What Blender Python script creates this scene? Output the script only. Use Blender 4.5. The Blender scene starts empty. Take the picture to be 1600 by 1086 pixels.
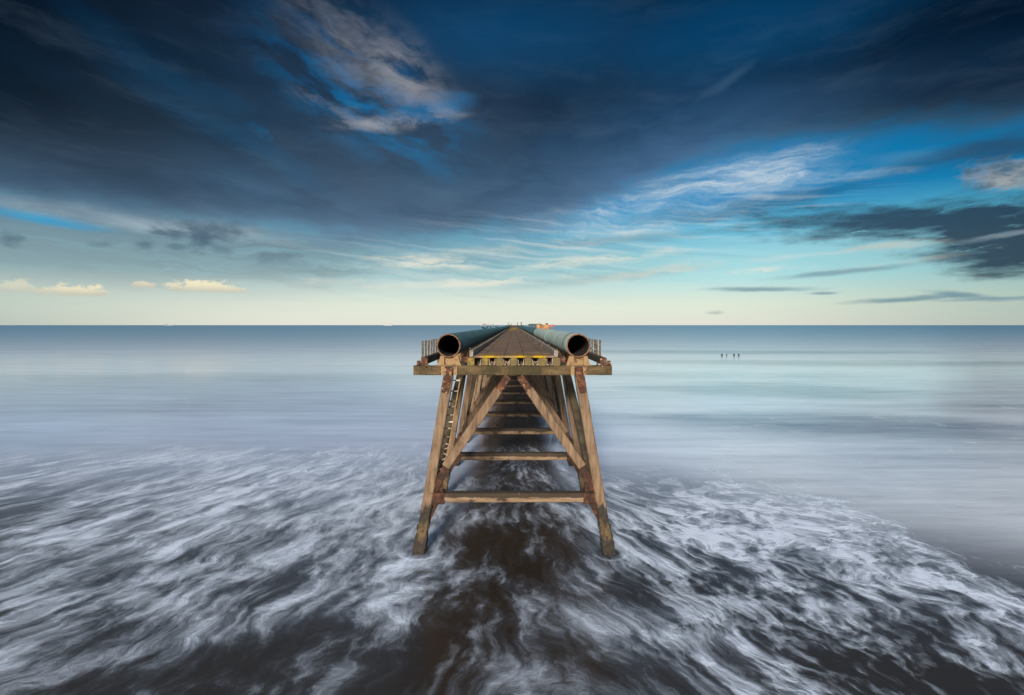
import bpy, bmesh, math, random
from mathutils import Vector, Matrix
R = math.radians
random.seed(7)
sc = bpy.context.scene
COL = sc.collection
H = 8.7            # eye height above the water
F = 800.0          # focal length in photograph pixels (only used while measuring)
D0 = 19.5          # distance of the landward end of the pier

# ------------------------------------------------------------------ node helpers
class S:
    """a socket (or constant) with arithmetic"""
    nt = None
    def __init__(s, v): s.v = v
    def __add__(a, b): return m('ADD', a, b)
    def __radd__(a, b): return m('ADD', b, a)
    def __sub__(a, b): return m('SUBTRACT', a, b)
    def __rsub__(a, b): return m('SUBTRACT', b, a)
    def __mul__(a, b): return m('MULTIPLY', a, b)
    def __rmul__(a, b): return m('MULTIPLY', b, a)
    def __truediv__(a, b): return m('DIVIDE', a, b)
    def __rtruediv__(a, b): return m('DIVIDE', b, a)
    def __neg__(a): return m('MULTIPLY', a, -1.0)
def put(sock, v):
    if isinstance(v, S): S.nt.links.new(v.v, sock)
    else:
        if sock.type == 'RGBA' and len(v) == 3: v = (*v, 1)
        sock.default_value = v
def nd(t): return S.nt.nodes.new(t)
def m(op, a, b=None, c=None, clamp=False):
    n = nd('ShaderNodeMath'); n.operation = op; n.use_clamp = clamp
    put(n.inputs[0], a)
    if b is not None: put(n.inputs[1], b)
    if c is not None: put(n.inputs[2], c)
    return S(n.outputs[0])
def clamp(a): return m('ADD', a, 0.0, clamp=True)
def mn(a, b): return m('MINIMUM', a, b)
def mx(a, b): return m('MAXIMUM', a, b)
def inv(a): return m('SUBTRACT', 1.0, a)
def sm(x, lo, hi):
    n = nd('ShaderNodeMapRange'); n.interpolation_type = 'SMOOTHSTEP'
    put(n.inputs[0], x); put(n.inputs[1], lo); put(n.inputs[2], hi)
    return S(n.outputs[0])
def lin(x, lo, hi, a=0.0, b=1.0):
    n = nd('ShaderNodeMapRange'); put(n.inputs[0], x); put(n.inputs[1], lo); put(n.inputs[2], hi)
    put(n.inputs[3], a); put(n.inputs[4], b)
    return S(n.outputs[0])
def xyz(v):
    n = nd('ShaderNodeSeparateXYZ'); put(n.inputs[0], v); return [S(o) for o in n.outputs]
def vec(x, y, z=0.0):
    n = nd('ShaderNodeCombineXYZ'); put(n.inputs[0], x); put(n.inputs[1], y); put(n.inputs[2], z); return S(n.outputs[0])
def vm(op, a, b=None, sc_=None):
    n = nd('ShaderNodeVectorMath'); n.operation = op; put(n.inputs[0], a)
    if b is not None: put(n.inputs[1], b)
    if sc_ is not None: put(n.inputs['Scale'], sc_)
    return S(n.outputs[0])
def noise(v, scale=1.0, detail=4.0, rough=0.55, dist=0.0, color=False):
    n = nd('ShaderNodeTexNoise'); put(n.inputs['Vector'], v)
    n.inputs['Scale'].default_value = scale; n.inputs['Detail'].default_value = detail
    n.inputs['Roughness'].default_value = rough; n.inputs['Distortion'].default_value = dist
    return S(n.outputs['Color' if color else 'Fac'])
def voro(v, scale, feature='DISTANCE_TO_EDGE'):
    n = nd('ShaderNodeTexVoronoi'); n.feature = feature; put(n.inputs['Vector'], v); n.inputs['Scale'].default_value = scale
    return S(n.outputs['Distance'])
def ramp(f, stops, interp='LINEAR'):
    n = nd('ShaderNodeValToRGB'); n.color_ramp.interpolation = interp; e = n.color_ramp.elements
    while len(e) < len(stops): e.new(0.5)
    for el, (p, c) in zip(e, stops):
        el.position = p; el.color = (c, c, c, 1) if isinstance(c, (int, float)) else (*c, 1)
    put(n.inputs[0], f)
    return S(n.outputs[0])
def mix(f, a, b, mode='MIX'):
    n = nd('ShaderNodeMix'); n.data_type = 'RGBA'; n.blend_type = mode
    put(n.inputs[0], f); put(n.inputs[6], a); put(n.inputs[7], b)
    return S(n.outputs[2])
def srgb(r, g, b):
    f = lambda c: (c / 12.92 if c <= 0.04045 else ((c + 0.055) / 1.055) ** 2.4)
    return (f(r / 255), f(g / 255), f(b / 255))

# ------------------------------------------------------------------ camera
cd = bpy.data.cameras.new('camera'); cam = bpy.data.objects.new('camera', cd); COL.objects.link(cam)
cam.location = (0, 0, H); cam.rotation_euler = (R(90), 0, 0)
cd.sensor_width = 36; cd.lens = 18; cd.shift_y = -35 / 1600; cd.shift_x = -3 / 1600
cd.clip_start = 0.1; cd.clip_end = 200000
sc.camera = cam
sc.view_settings.view_transform = 'Standard'; sc.view_settings.look = 'None'
sc.view_settings.exposure = 0.35; sc.view_settings.gamma = 1
sc.cycles.max_bounces = 5; sc.cycles.diffuse_bounces = 3; sc.cycles.glossy_bounces = 3

# ------------------------------------------------------------------ sky
SUN_EL, SUN_AZ = 18.0, 189.0        # degrees; azimuth clockwise from the pier's direction: low, behind, a little left
w = bpy.data.worlds.new('World'); sc.world = w; w.use_nodes = True
w.cycles.sampling_method = 'MANUAL'; w.cycles.sample_map_resolution = 512
S.nt = w.node_tree; S.nt.nodes.clear()
def build_sky():
    tc = nd('ShaderNodeTexCoord')
    gen = S(tc.outputs['Generated'])
    x, y, z = xyz(vm('NORMALIZE', gen))
    az = m('ARCTAN2', x, y); el = m('ARCSINE', z)
    zz = mx(z, 0.0)
    pl = zz + 0.10
    px, py = x / pl, y / pl                     # the cloud sheet as a plane overhead
    P = vec(px, py, 0.0)
    # wobble of the outlines, finer towards the horizon because it lives on the sheet
    wob = noise(vm('MULTIPLY', P, (0.9, 0.55, 1.0)), 2.2, 6, 0.6, color=True)
    wx, wy, wz = xyz(wob)
    wx = wx - 0.5; wy = wy - 0.5
    fine = noise(vm('MULTIPLY', vec(az, el, 0), (14.0, 60.0, 1)), 1.0, 5, 0.6) - 0.5
    puff = noise(vm('MULTIPLY', vec(az, el, 3.0), (45.0, 80.0, 1)), 1.0, 5, 0.6) - 0.5
    azw = az + wx * 0.16; elw = el + wy * 0.07
    def place(pxl, pyl):
        return math.atan((pxl - 803) / F), math.atan((508 - pyl) / math.hypot(F, pxl - 803))
    def blob(cx, cy, rx, ry, rot=0.0, soft=0.7, warp=1.0, n=None, na=0.5):
        """a soft elliptic region of the sky dome round one direction"""
        a0, e0 = place(cx, cy)
        ra = abs(place(cx + rx, cy)[0] - place(cx - rx, cy)[0]) / 2
        re = abs(place(cx, cy - ry)[1] - place(cx, cy + ry)[1]) / 2
        u = az + wx * (0.16 * warp) - a0; v = el + wy * (0.07 * warp) - e0
        if rot:
            c, s_ = math.cos(R(rot)), math.sin(R(rot))
            u, v = u * c + v * s_, v * c - u * s_
        u = u / ra; v = v / re
        d = m('SQRT', u * u + v * v)
        if n is not None: d = d + n * na
        return inv(sm(d, 1 - soft, 1 + soft))
    # --- clear sky: sky texture, pulled towards the deep colours of this evening
    st = nd('ShaderNodeTexSky'); st.sky_type = 'NISHITA'; st.sun_disc = False
    st.sun_elevation = R(SUN_EL); st.sun_rotation = R(SUN_AZ); st.air_density = 1.0; st.dust_density = 0.6; st.ozone_density = 3.0
    nish = vm('SCALE', S(st.outputs[0]), sc_=0.07)
    eldeg = el * (180 / math.pi)
    f = lin(eldeg, 0, 45)
    deep = ramp(f, [(0.0, srgb(226, 226, 212)), (0.05, srgb(222, 234, 216)), (0.11, srgb(180, 228, 230)),
                    (0.17, srgb(156, 216, 228)), (0.22, srgb(96, 190, 222)), (0.28, srgb(8, 138, 194)),
                    (0.42, srgb(0, 116, 172)), (0.62, srgb(0, 76, 124)), (0.78, srgb(0, 50, 86)), (1.0, srgb(0, 34, 58))])
    clear = mix(0.95, nish, deep)
    side = sm(m('ABSOLUTE', az + 0.02), 0.35, 1.0)
    clear = mix(side * 0.75, clear, mix(1.0, clear, srgb(165, 188, 196), 'MULTIPLY'))
    skyc = clear
    # --- thin veil on the left and middle, below the dark deck
    streak = noise(vec(azw * 4.5, elw * 55.0, 1.7), 1.0, 6, 0.62)
    veil = mx(blob(230, 392, 520, 84, 0, 0.5, 0.6), blob(650, 400, 330, 60, 0, 0.9, 0.6) * 0.62)
    veilc = ramp(lin(eldeg, 0, 14), [(0.0, srgb(220, 222, 208)), (0.2, srgb(190, 202, 194)), (0.36, srgb(138, 164, 170)), (0.6, srgb(112, 140, 154)), (0.8, srgb(98, 124, 144)), (1, srgb(84, 110, 134))])
    skyc = mix(clamp(veil * (0.95 + (streak - 0.5) * 1.1)), skyc, veilc)
    # left gap of clean blue and the bright lip below it
    gap = blob(60, 339, 95, 7.5, -5, 0.8, 0.25)
    skyc = mix(gap, skyc, srgb(60, 160, 205))
    lip = blob(235, 345, 190, 13, -3, 0.8, 0.4, fine, 1.4)
    skyc = mix(lip * 0.75, skyc, srgb(168, 186, 194))
    # --- the great dark deck: everything above a wavy line
    def eb(pts):
        st_ = []
        for (pxl, pyl) in pts:
            a, e = place(pxl, pyl); st_.append(((a + 1.2) / 2.4, e / 0.6))
        return ramp((az + 1.2) / 2.4, st_, 'B_SPLINE') * 0.6
    lowb = eb([(-700, 320), (-200, 322), (0, 330), (250, 348), (480, 380), (700, 384), (860, 362), (960, 326), (1100, 258), (1250, 226), (1420, 194), (1600, 182), (2100, 180)])
    n1 = noise(vm('MULTIPLY', P, (0.8, 0.5, 1)), 1.7, 7, 0.58)
    n2 = noise(vec(azw * 6.0 + 4.0, elw * 26.0, 5.0), 1.0, 6, 0.6)
    edge = el - lowb + (n1 - 0.5) * 0.10 + (n2 - 0.5) * 0.07
    deck = sm(edge, -0.025, 0.045)
    hm = noise(vec(az * 9.0 - el * 4.0 + wx * 1.0, (el * 0.95 + az * 0.30) * 30.0 + wy * 2.0, 21.0), 1.0, 6, 0.6)
    hole = mx(blob(570, 140, 140, 64, -24, 0.9, 0.5) * sm(hm, 0.40, 0.64), mx(blob(470, 226, 60, 9, -10, 1.0, 0.3, fine, 2.6) * sm(hm, 0.46, 0.62) * 0.6, blob(680, 168, 44, 16, 10, 0.9, 0.4, fine, 1.5)))
    hole = mx(hole, blob(790, 30, 200, 75, 0, 1.0, 1.2) * 0.75)
    hole = mx(hole, blob(1160, 20, 260, 60, 0, 1.0, 1.2) * 0.6)
    hole = mx(hole, blob(260, 110, 120, 20, -24, 1.0, 1.2) * 0.15)
    hole = mx(hole, blob(350, 195, 150, 16, -24, 1.0, 1.2) * 0.12)
    hn = noise(vec((az * 0.9 + el * 0.42) * 7.0 + wx * 0.6, (el * 0.9 - az * 0.42) * 7.0 * -1.0 * 2.2 + wy * 0.6, 2.0), 1.0, 7, 0.62)
    hn2 = noise(vec(az * 7.0 - el * 2.0 + wx * 1.5, (el * 0.95 + az * 0.27) * 22.0 + wy * 3.0, 8.0), 1.0, 7, 0.62)
    dens = clamp(deck * inv(hole * 0.95) + 0.0)
    # colour of the deck: slate, paler along its lower lip, almost black high up and towards the sides
    t = el - lowb
    tt = lin(t, 0.0, 0.40)
    dl = ramp(tt, [(0.0, srgb(104, 134, 158)), (0.12, srgb(80, 106, 132)), (0.34, srgb(58, 79, 101)), (0.62, srgb(38, 56, 77)), (1.0, srgb(20, 36, 54))])
    dr = ramp(tt, [(0.0, srgb(98, 140, 174)), (0.12, srgb(70, 106, 144)), (0.30, srgb(30, 66, 102)), (0.50, srgb(6, 44, 74)), (0.8, srgb(2, 30, 52)), (1.0, srgb(0, 22, 40))])
    deckc = mix(sm(az + (n1 - 0.5) * 0.5, -0.16, 0.42), dl, dr)
    vignette = sm(m('ABSOLUTE', az + 0.04), 0.20, 0.80) * sm(el, 0.08, 0.34)  # upper corners dimmed like a lens vignette, through the cloud colour
    deckc = mix(vignette * 0.95, deckc, mix(1.0, deckc, srgb(84, 100, 108), 'MULTIPLY'))
    nb = noise(vec(azw * 5.0 + elw * 3.0, elw * 13.0, 15.0), 1.0, 6, 0.58)
    deckc = mix(sm(nb, 0.40, 0.70) * 0.55, deckc, mix(1.0, deckc, srgb(192, 196, 200), 'MULTIPLY'))
    deckc = mix(sm(n2, 0.46, 0.72) * 0.30, deckc, mix(0.35, deckc, srgb(90, 106, 124), 'SCREEN'))
    skyc = mix(dens * clamp(0.97 + (n1 - 0.5) * 0.3), skyc, deckc)
    # soft blue breathing through the deck
    thin = sm(noise(vm('MULTIPLY', P, (0.9, 0.6, 1)), 1.1, 5, 0.55), 0.52, 0.75)
    skyc = mix(thin * deck * inv(vignette * 0.8) * 0.14 * inv(inv(sm(az, -0.6, -0.2)) * 0.6), skyc, mix(1.0, clear, srgb(190, 200, 214), 'MULTIPLY'))
    # --- lit wisps inside the hole
    wis = clamp(blob(572, 78, 112, 50, -26, 0.9, 0.4) * sm(hn2, 0.32, 0.70) * 0.78 + blob(622, 190, 66, 11, 7, 0.9, 0.4, fine, 2.0) * sm(hn2, 0.34, 0.58) * 0.8
                + blob(515, 162, 48, 14, -12, 0.9, 0.4, fine, 2.4) * sm(hn2, 0.4, 0.62) * 0.45 + blob(636, 112, 46, 36, -40, 0.9, 0.4) * sm(hn2, 0.35, 0.65) * 0.5)
    skyc = mix(clamp(wis * 0.85), skyc, ramp(lin(eldeg, 14, 33), [(0, srgb(176, 184, 192)), (0.4, srgb(158, 160, 168)), (1, srgb(106, 112, 124))]))
    skyc = mix(blob(1138, 120, 30, 8, 25, 1.0, 0.8) * 0.5, skyc, srgb(60, 92, 122))
    # --- bright wispy bank to the right of the pier
    ws = noise(vec(azw * 9.0 + elw * 8.0, elw * 60.0, 4.4), 1.0, 7, 0.62)
    bank = clamp(blob(1120, 296, 150, 32, 8, 0.7, 0.6) + blob(1010, 335, 190, 28, 10, 0.8, 0.8) * 0.85 + blob(1285, 276, 95, 7, -4, 0.8, 0.25, fine, 1.6) * 0.9)
    skyc = mix(clamp(bank * sm(ws, 0.28, 0.70)) * 0.72, skyc, srgb(176, 200, 218))
    skyc = mix(clamp(bank * sm(ws, 0.50, 0.80)) * 0.8, skyc, srgb(214, 222, 228))
    skyc = mix(blob(1425, 247, 62, 9, -3, 0.8, 0.3, fine, 2.0) * 0.5, skyc, srgb(80, 140, 178))
    skyc = mix(blob(1572, 272, 66, 22, -14, 0.5, 0.4, puff, 2.6) * 0.9, skyc, mix(sm(fine + puff, -0.25, 0.2), srgb(84, 108, 128), srgb(164, 166, 164)))
    skyc = mix(blob(1540, 235, 130, 12, 4, 0.9, 0.7, fine, 1.2) * 0.7, skyc, srgb(44, 66, 90))
    # --- dark bank low on the right
    dk = clamp(blob(1450, 345, 290, 26, -4, 0.7, 0.22, fine, 2.2) + blob(1590, 388, 150, 40, -4, 0.5, 0.22, fine, 1.8) + blob(1180, 318, 150, 12, 4, 0.9, 0.7, fine, 1.5) * 0.55)
    dk = clamp(dk * inv(sm(ws, 0.56, 0.74) * 0.75))
    skyc = mix(dk * 0.93, skyc, ramp(lin(az, 0.3, 0.8), [(0, srgb(70, 104, 134)), (0.4, srgb(46, 70, 94)), (1, srgb(38, 56, 76))]))
    skyc = mix(blob(1390, 385, 60, 5, 0, 0.9, 0.4, fine, 1.4) * 0.7, skyc, srgb(196, 200, 190))
    skyc = mix(blob(1565, 368, 60, 4, 6, 0.9, 0.4, fine, 1.2) * 0.6, skyc, srgb(140, 160, 170))
    lay = noise(vec(az * 3.2 + wx * 0.5, el * 95.0 + az * 9.0 + wy * 2.0, 31.0), 1.0, 6, 0.6)
    zone = mx(blob(820, 405, 300, 50, 4, 0.9, 0.3), blob(1080, 350, 190, 28, 8, 0.9, 0.3))
    skyc = mix(zone * sm(lay, 0.46, 0.74) * 0.5, skyc, srgb(222, 230, 226))
    skyc = mix(zone * inv(sm(lay, 0.32, 0.48)) * 0.45, skyc, srgb(122, 158, 176))
    # --- small grey bars and cream streaks over the horizon
    cream = (
        (760, 442, 130, 4, 3, .75), (690, 412, 55, 6, 0, .8), (920, 408, 120, 5, 5, .6), (1010, 428, 90, 5, 7, .6), (1190, 424, 58, 4, 2, .7), (640, 409, 40, 7, 0, .5), (840, 385, 170, 6, 6, .3), (1250, 400, 70, 3, 3, .25), (1380, 414, 90, 3, 5, .3), (560, 440, 100, 3, 2, .25))
    for (cx, cy, rx, ry, ro, k) in cream:
        skyc = mix(blob(cx, cy, rx, ry * 1.3, ro, 0.9, 0.22, fine, 2.6) * sm(ws, 0.36, 0.60) * k, skyc, srgb(236, 232, 214))
    grey = ((1185, 452, 68, 3.2, -1, .8), (1288, 458, 20, 2, 0, .7), (1402, 468, 70, 3.6, 3, .85), (1500, 460, 36, 4, -8, .8), (1545, 468, 70, 3, 0, .7),
            (1118, 488, 11, 2.2, 0, .5), (1330, 423, 100, 4, 4, .7), (930, 436, 130, 7, 5, .3), (1000, 372, 170, 6, 3, .35))
    for (cx, cy, rx, ry, ro, k) in grey:
        skyc = mix(blob(cx, cy, rx, ry, ro, 0.85, 0.14, fine, 1.9) * k, skyc, srgb(112, 146, 160))
    frag = ((322, 360, 52, 13, 3, .9), (312, 374, 16, 16, 0, .7), (226, 381, 13, 7, 20, .7), (276, 386, 14, 5, 0, .6), (345, 389, 22, 7, -20, .5), (432, 402, 30, 8, 4, .45), (14, 374, 22, 9, 0, .7), (160, 382, 14, 4, 0, .5), (265, 363, 26, 4, 0, .7))
    for (cx, cy, rx, ry, ro, k) in frag:
        skyc = mix(blob(cx, cy, rx, ry, ro, 0.8, 0.14, puff, 2.6) * (k * 0.85), skyc, srgb(76, 100, 118))
    # --- sunlit cumulus heaps sitting on the horizon haze, flat underneath
    for (cx, cy, rx, ry, k) in ((325, 451, 58, 12, 1), (122, 457, 42, 11, .95), (228, 447, 18, 6, .95), (20, 451, 40, 12, .5), (70, 458, 26, 6, .5)):
        e0 = place(cx, cy + ry * 0.45)[1]
        b = blob(cx, cy, rx, ry, 0, 0.3, 0.06, puff, 3.0) * sm(el, e0 - 0.003, e0 + 0.003)
        skyc = mix(b * k, skyc, mix(sm(el + puff * 0.01, e0, e0 + 0.014), srgb(198, 196, 178), srgb(240, 230, 196)))
    # a bright low glow either side of the pier's end, rain haze beneath the deck
    glow = blob(720, 492, 360, 42, 0, 1.0, 0.1)
    skyc = mix(glow * 0.35, skyc, srgb(240, 240, 226))
    # sky behind the viewer: unseen, made bright and blue to fill foam and pier
    back = sm(m('ABSOLUTE', az), 1.25, 2.2)
    bc = ramp(lin(eldeg, -5, 90), [(0, srgb(215, 212, 205)), (0.35, srgb(175, 192, 212)), (1, srgb(110, 150, 198))])
    skyc = mix(back, skyc, bc)
    bg = nd('ShaderNodeBackground'); put(bg.inputs[0], vm('SCALE', skyc, sc_=10.0)); bg.inputs[1].default_value = 0.0785
    out = nd('ShaderNodeOutputWorld'); S.nt.links.new(bg.outputs[0], out.inputs[0])
build_sky()

sd = bpy.data.lights.new('sun', 'SUN'); sun = bpy.data.objects.new('sun', sd); COL.objects.link(sun)
sd.energy = 5.0; sd.angle = R(10); sd.color = (1.0, 0.90, 0.78)
a, e = R(SUN_AZ), R(SUN_EL)
to_sun = Vector((math.sin(a) * math.cos(e), math.cos(a) * math.cos(e), math.sin(e)))
sun.rotation_euler = to_sun.to_track_quat('Z', 'Y').to_euler()

# ------------------------------------------------------------------ materials
def material(name):
    mt = bpy.data.materials.new(name); mt.use_nodes = True
    S.nt = mt.node_tree; S.nt.nodes.clear()
    b = nd('ShaderNodeBsdfPrincipled'); o = nd('ShaderNodeOutputMaterial')
    S.nt.links.new(b.outputs[0], o.inputs[0])
    return mt, b
def pos(): return S(nd('ShaderNodeNewGeometry').outputs['Position'])
def opos(): return S(nd('ShaderNodeTexCoord').outputs['Object'])
def bump(b, h, dist=0.02, strength=1.0):
    n = nd('ShaderNodeBump'); n.inputs['Distance'].default_value = dist; n.inputs['Strength'].default_value = strength
    put(n.inputs['Height'], h); S.nt.links.new(n.outputs[0], b.inputs['Normal'])
MAT = {}
def mat_concrete():
    mt, b = material('weathered_concrete')
    P = pos(); x, y, z = xyz(P)
    st = noise(vm('MULTIPLY', P, (9, 9, 0.9)), 1.0, 6, 0.6)
    bl = noise(P, 1.6, 5, 0.6); gr = noise(P, 38, 3, 0.6); pit = noise(P, 16, 3, 0.5)
    c = ramp(st, [(0.28, (0.05031, 0.02952, 0.01476)), (0.42, (0.1342, 0.08184, 0.04427)), (0.58, (0.1912, 0.1234, 0.0711)), (0.8, (0.2482, 0.1744, 0.1107))])
    c = mix(sm(bl, 0.52, 0.72) * 0.55, c, (0.2012, 0.1509, 0.0872))
    c = mix(sm(noise(P, 2.3, 6, 0.65), 0.57, 0.68) * 0.6, c, (0.07714, 0.05702, 0.02281))
    c = mix(sm(noise(vm('MULTIPLY', P, (4.0, 4.0, 0.55)), 1.0, 6, 0.65), 0.55, 0.66) * 0.7, c, (0.05702, 0.02817, 0.01342))
    c = mix(sm(pit, 0.66, 0.74) * 0.8, c, (0.04025, 0.02549, 0.01476))
    c = mix(clamp((gr - 0.5) * 1.2 + 0.2), c, mix(1.0, c, (0.72, 0.70, 0.68), 'MULTIPLY'))
    zz = z + (noise(vm('MULTIPLY', P, (5, 5, 1.4)), 1.0, 5, 0.65) - 0.5) * 1.5
    tone = noise(vec(m('FLOOR', (y - 19.0) / 6.1) * 3.3, m('FLOOR', x / 1.7 + 20.0) * 2.7, 0.0), 1.0, 0, 0.5)
    c = mix(clamp((tone - 0.42) * 2.2), c, mix(1.0, c, (0.62, 0.58, 0.54), 'MULTIPLY'))
    tide = inv(sm(zz, 1.70, 2.05))
    weed = mix(sm(noise(P, 7, 5, 0.6), 0.48, 0.8), (0.0095, 0.0078, 0.005), (0.042, 0.030, 0.013))
    c = mix(tide * 0.94, c, weed)
    lich = sm(zz, 0.45, 0.8) * inv(sm(zz, 1.0, 1.3))
    c = mix(lich * 0.75, c, mix(sm(noise(P, 11, 4, 0.6), 0.46, 0.62), (0.12, 0.075, 0.028), (0.032, 0.022, 0.009)))
    put(b.inputs['Base Color'], c); put(b.inputs['Roughness'], 0.85)
    bump(b, st * 0.5 + gr * 0.25 + pit * 0.5, 0.03, 0.7)
    return mt
def mat_beam():
    mt, b = material('lichened_concrete')
    P = pos(); x, y, z = xyz(P)
    st = noise(vm('MULTIPLY', P, (1.3, 1.3, 5)), 1.0, 6, 0.6)
    li = noise(vm('MULTIPLY', P, (1.6, 1.6, 0.9)), 1.0, 6, 0.62)
    c = ramp(st, [(0.3, (0.03712, 0.02232, 0.007587)), (0.48, (0.07763, 0.04961, 0.0185)), (0.68, (0.1282, 0.08684, 0.03794))])
    c = mix(sm(li, 0.46, 0.62) * 0.8, c, (0.02868, 0.02232, 0.004742))
    c = mix(sm(noise(P, 9, 4, 0.6), 0.58, 0.70) * 0.75, c, (0.01856, 0.01085, 0.003794))
    gr = noise(P, 42, 3, 0.6)
    c = mix(clamp((gr - 0.5) * 1.2 + 0.25), c, mix(1.0, c, (0.66, 0.64, 0.62), 'MULTIPLY'))
    put(b.inputs['Base Color'], c); put(b.inputs['Roughness'], 0.9)
    bump(b, st + gr * 0.3, 0.03, 0.7)
    return mt
def mat_rust(name='rusted_steel', flakes=True, dark=1.0):
    mt, b = material(name)
    P = pos()
    n = noise(P, 7.0, 6, 0.65); n2 = noise(P, 17, 4, 0.6); g = noise(P, 60, 3, 0.6)
    k = dark * 0.72
    c = ramp(n, [(0.30, (0.018 * k, 0.009 * k, 0.006 * k)), (0.47, (0.075 * k, 0.026 * k, 0.012 * k)), (0.60, (0.17 * k, 0.056 * k, 0.018 * k)), (0.75, (0.30 * k, 0.12 * k, 0.035 * k))])
    if flakes:
        c = mix(sm(noise(P, 6.0, 5, 0.7), 0.57, 0.64), c, mix(n2, (0.26, 0.16, 0.06), (0.58, 0.43, 0.22)))
    c = mix(clamp(g - 0.3), c, mix(1.0, c, (0.6, 0.55, 0.5), 'MULTIPLY'))
    put(b.inputs['Base Color'], c); put(b.inputs['Roughness'], 0.85)
    bump(b, n + n2 * 0.6 + g * 0.2, 0.035, 0.9)
    return mt
def mat_ochre():
    mt, b = material('ochre_painted_steel')
    P = pos()
    n = noise(P, 4.5, 6, 0.65); st = noise(vm('MULTIPLY', P, (12, 12, 2)), 1, 5, 0.6)
    c = mix(st, (0.1716, 0.099, 0.0363), (0.2772, 0.1782, 0.0792))
    c = mix(sm(n, 0.54, 0.66), c, (0.0792, 0.033, 0.01188))
    c = mix(sm(noise(P, 22, 3, 0.5), 0.66, 0.72), c, (0.033, 0.01452, 0.00792))
    put(b.inputs['Base Color'], c); put(b.inputs['Roughness'], 0.75); bump(b, n + st * 0.4, 0.015, 0.6)
    return mt
def mat_lichen():
    mt, b = material('yellow_lichen_concrete')
    P = pos()
    n = noise(P, 4.0, 6, 0.65); n2 = noise(P, 13, 5, 0.6)
    c = mix(n2, (0.068, 0.0528, 0.0192), (0.152, 0.112, 0.044))
    c = mix(sm(n, 0.50, 0.64) * 0.9, c, (0.24, 0.16, 0.0112))
    c = mix(sm(noise(P, 16, 3, 0.5), 0.62, 0.70), c, (0.064, 0.02, 0.012))
    put(b.inputs['Base Color'], c); put(b.inputs['Roughness'], 0.9); bump(b, n2, 0.03, 0.7)
    return mt
def mat_deck():
    mt, b = material('deck_boards')
    P = pos(); x, y, z = xyz(P)
    gx = noise(vm('MULTIPLY', P, (1.2, 9, 1)), 1.0, 6, 0.6); bl = noise(P, 1.1, 6, 0.6); g = noise(P, 30, 4, 0.6)
    c = ramp(gx, [(0.3, (0.095, 0.060, 0.038)), (0.5, (0.215, 0.145, 0.102)), (0.7, (0.31, 0.225, 0.165))])
    c = mix(sm(bl, 0.5, 0.68) * 0.6, c, (0.135, 0.092, 0.060))
    row = m('FLOOR', y / 0.45)
    tone = noise(vec(m('FLOOR', x / 0.76 + 0.5) * 3.7, row * 5.1, 0.0), 1.0, 0, 0.5)
    c = mix(clamp((tone - 0.32) * 2.0), c, mix(1.0, c, (0.52, 0.49, 0.46), 'MULTIPLY'))
    jx = m('ABSOLUTE', m('FRACT', x / 0.76 + 0.5) - 0.5); jy = m('ABSOLUTE', m('FRACT', y / 0.45) - 0.5)
    joint = mx(sm(jx, 0.478, 0.492), sm(jy, 0.455, 0.485))
    c = mix(joint * 0.85, c, (0.03, 0.022, 0.016))
    # yellow lichen and old paint on the landward lip and again far out
    yn = noise(vm('MULTIPLY', P, (1.3, 7.0, 1)), 1.0, 6, 0.65)
    near = inv(sm(y + (yn - 0.5) * 3.0, 20.9, 22.0)) * inv(sm(m('ABSOLUTE', x), 1.0, 1.45))
    far = sm(y, 95, 135) * sm(noise(vm('MULTIPLY', P, (3.0, 0.1, 1)), 1.0, 3, 0.5), 0.40, 0.55) * inv(sm(m('ABSOLUTE', x), 1.0, 1.3))
    mid = sm(noise(vm('MULTIPLY', P, (1.0, 3.0, 1)), 1.0, 5, 0.6), 0.62, 0.72) * 0.35
    yel = clamp(near * (0.25 + 0.75 * sm(noise(vec(x * 1.3, 3.0, 0.0), 1.0, 3, 0.6), 0.40, 0.56)) * sm(yn + inv(sm(y, 19.5, 20.6)) * 0.06, 0.46, 0.60) + far)
    c = mix(mid, c, (0.24, 0.14, 0.045)); c = mix(yel * 0.9, c, (0.40, 0.25, 0.008))
    put(b.inputs['Base Color'], c); put(b.inputs['Roughness'], 0.95); b.inputs['Specular IOR Level'].default_value = 0.15
    bump(b, gx * 0.6 + g * 0.3 - joint * 1.2, 0.02, 0.7)
    return mt
def mat_kerb():
    mt, b = material('kerb_concrete')
    P = pos()
    n = noise(vm('MULTIPLY', P, (8, 2.2, 8)), 1, 6, 0.65)
    c = ramp(n, [(0.3, (0.0595, 0.0425, 0.02805)), (0.46, (0.17, 0.1445, 0.119)), (0.65, (0.2635, 0.2338, 0.1997))])
    c = mix(sm(noise(P, 3, 5, 0.6), 0.55, 0.68) * 0.8, c, (0.119, 0.07225, 0.034))
    put(b.inputs['Base Color'], c); put(b.inputs['Roughness'], 0.9); bump(b, n, 0.03, 0.8)
    return mt
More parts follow.
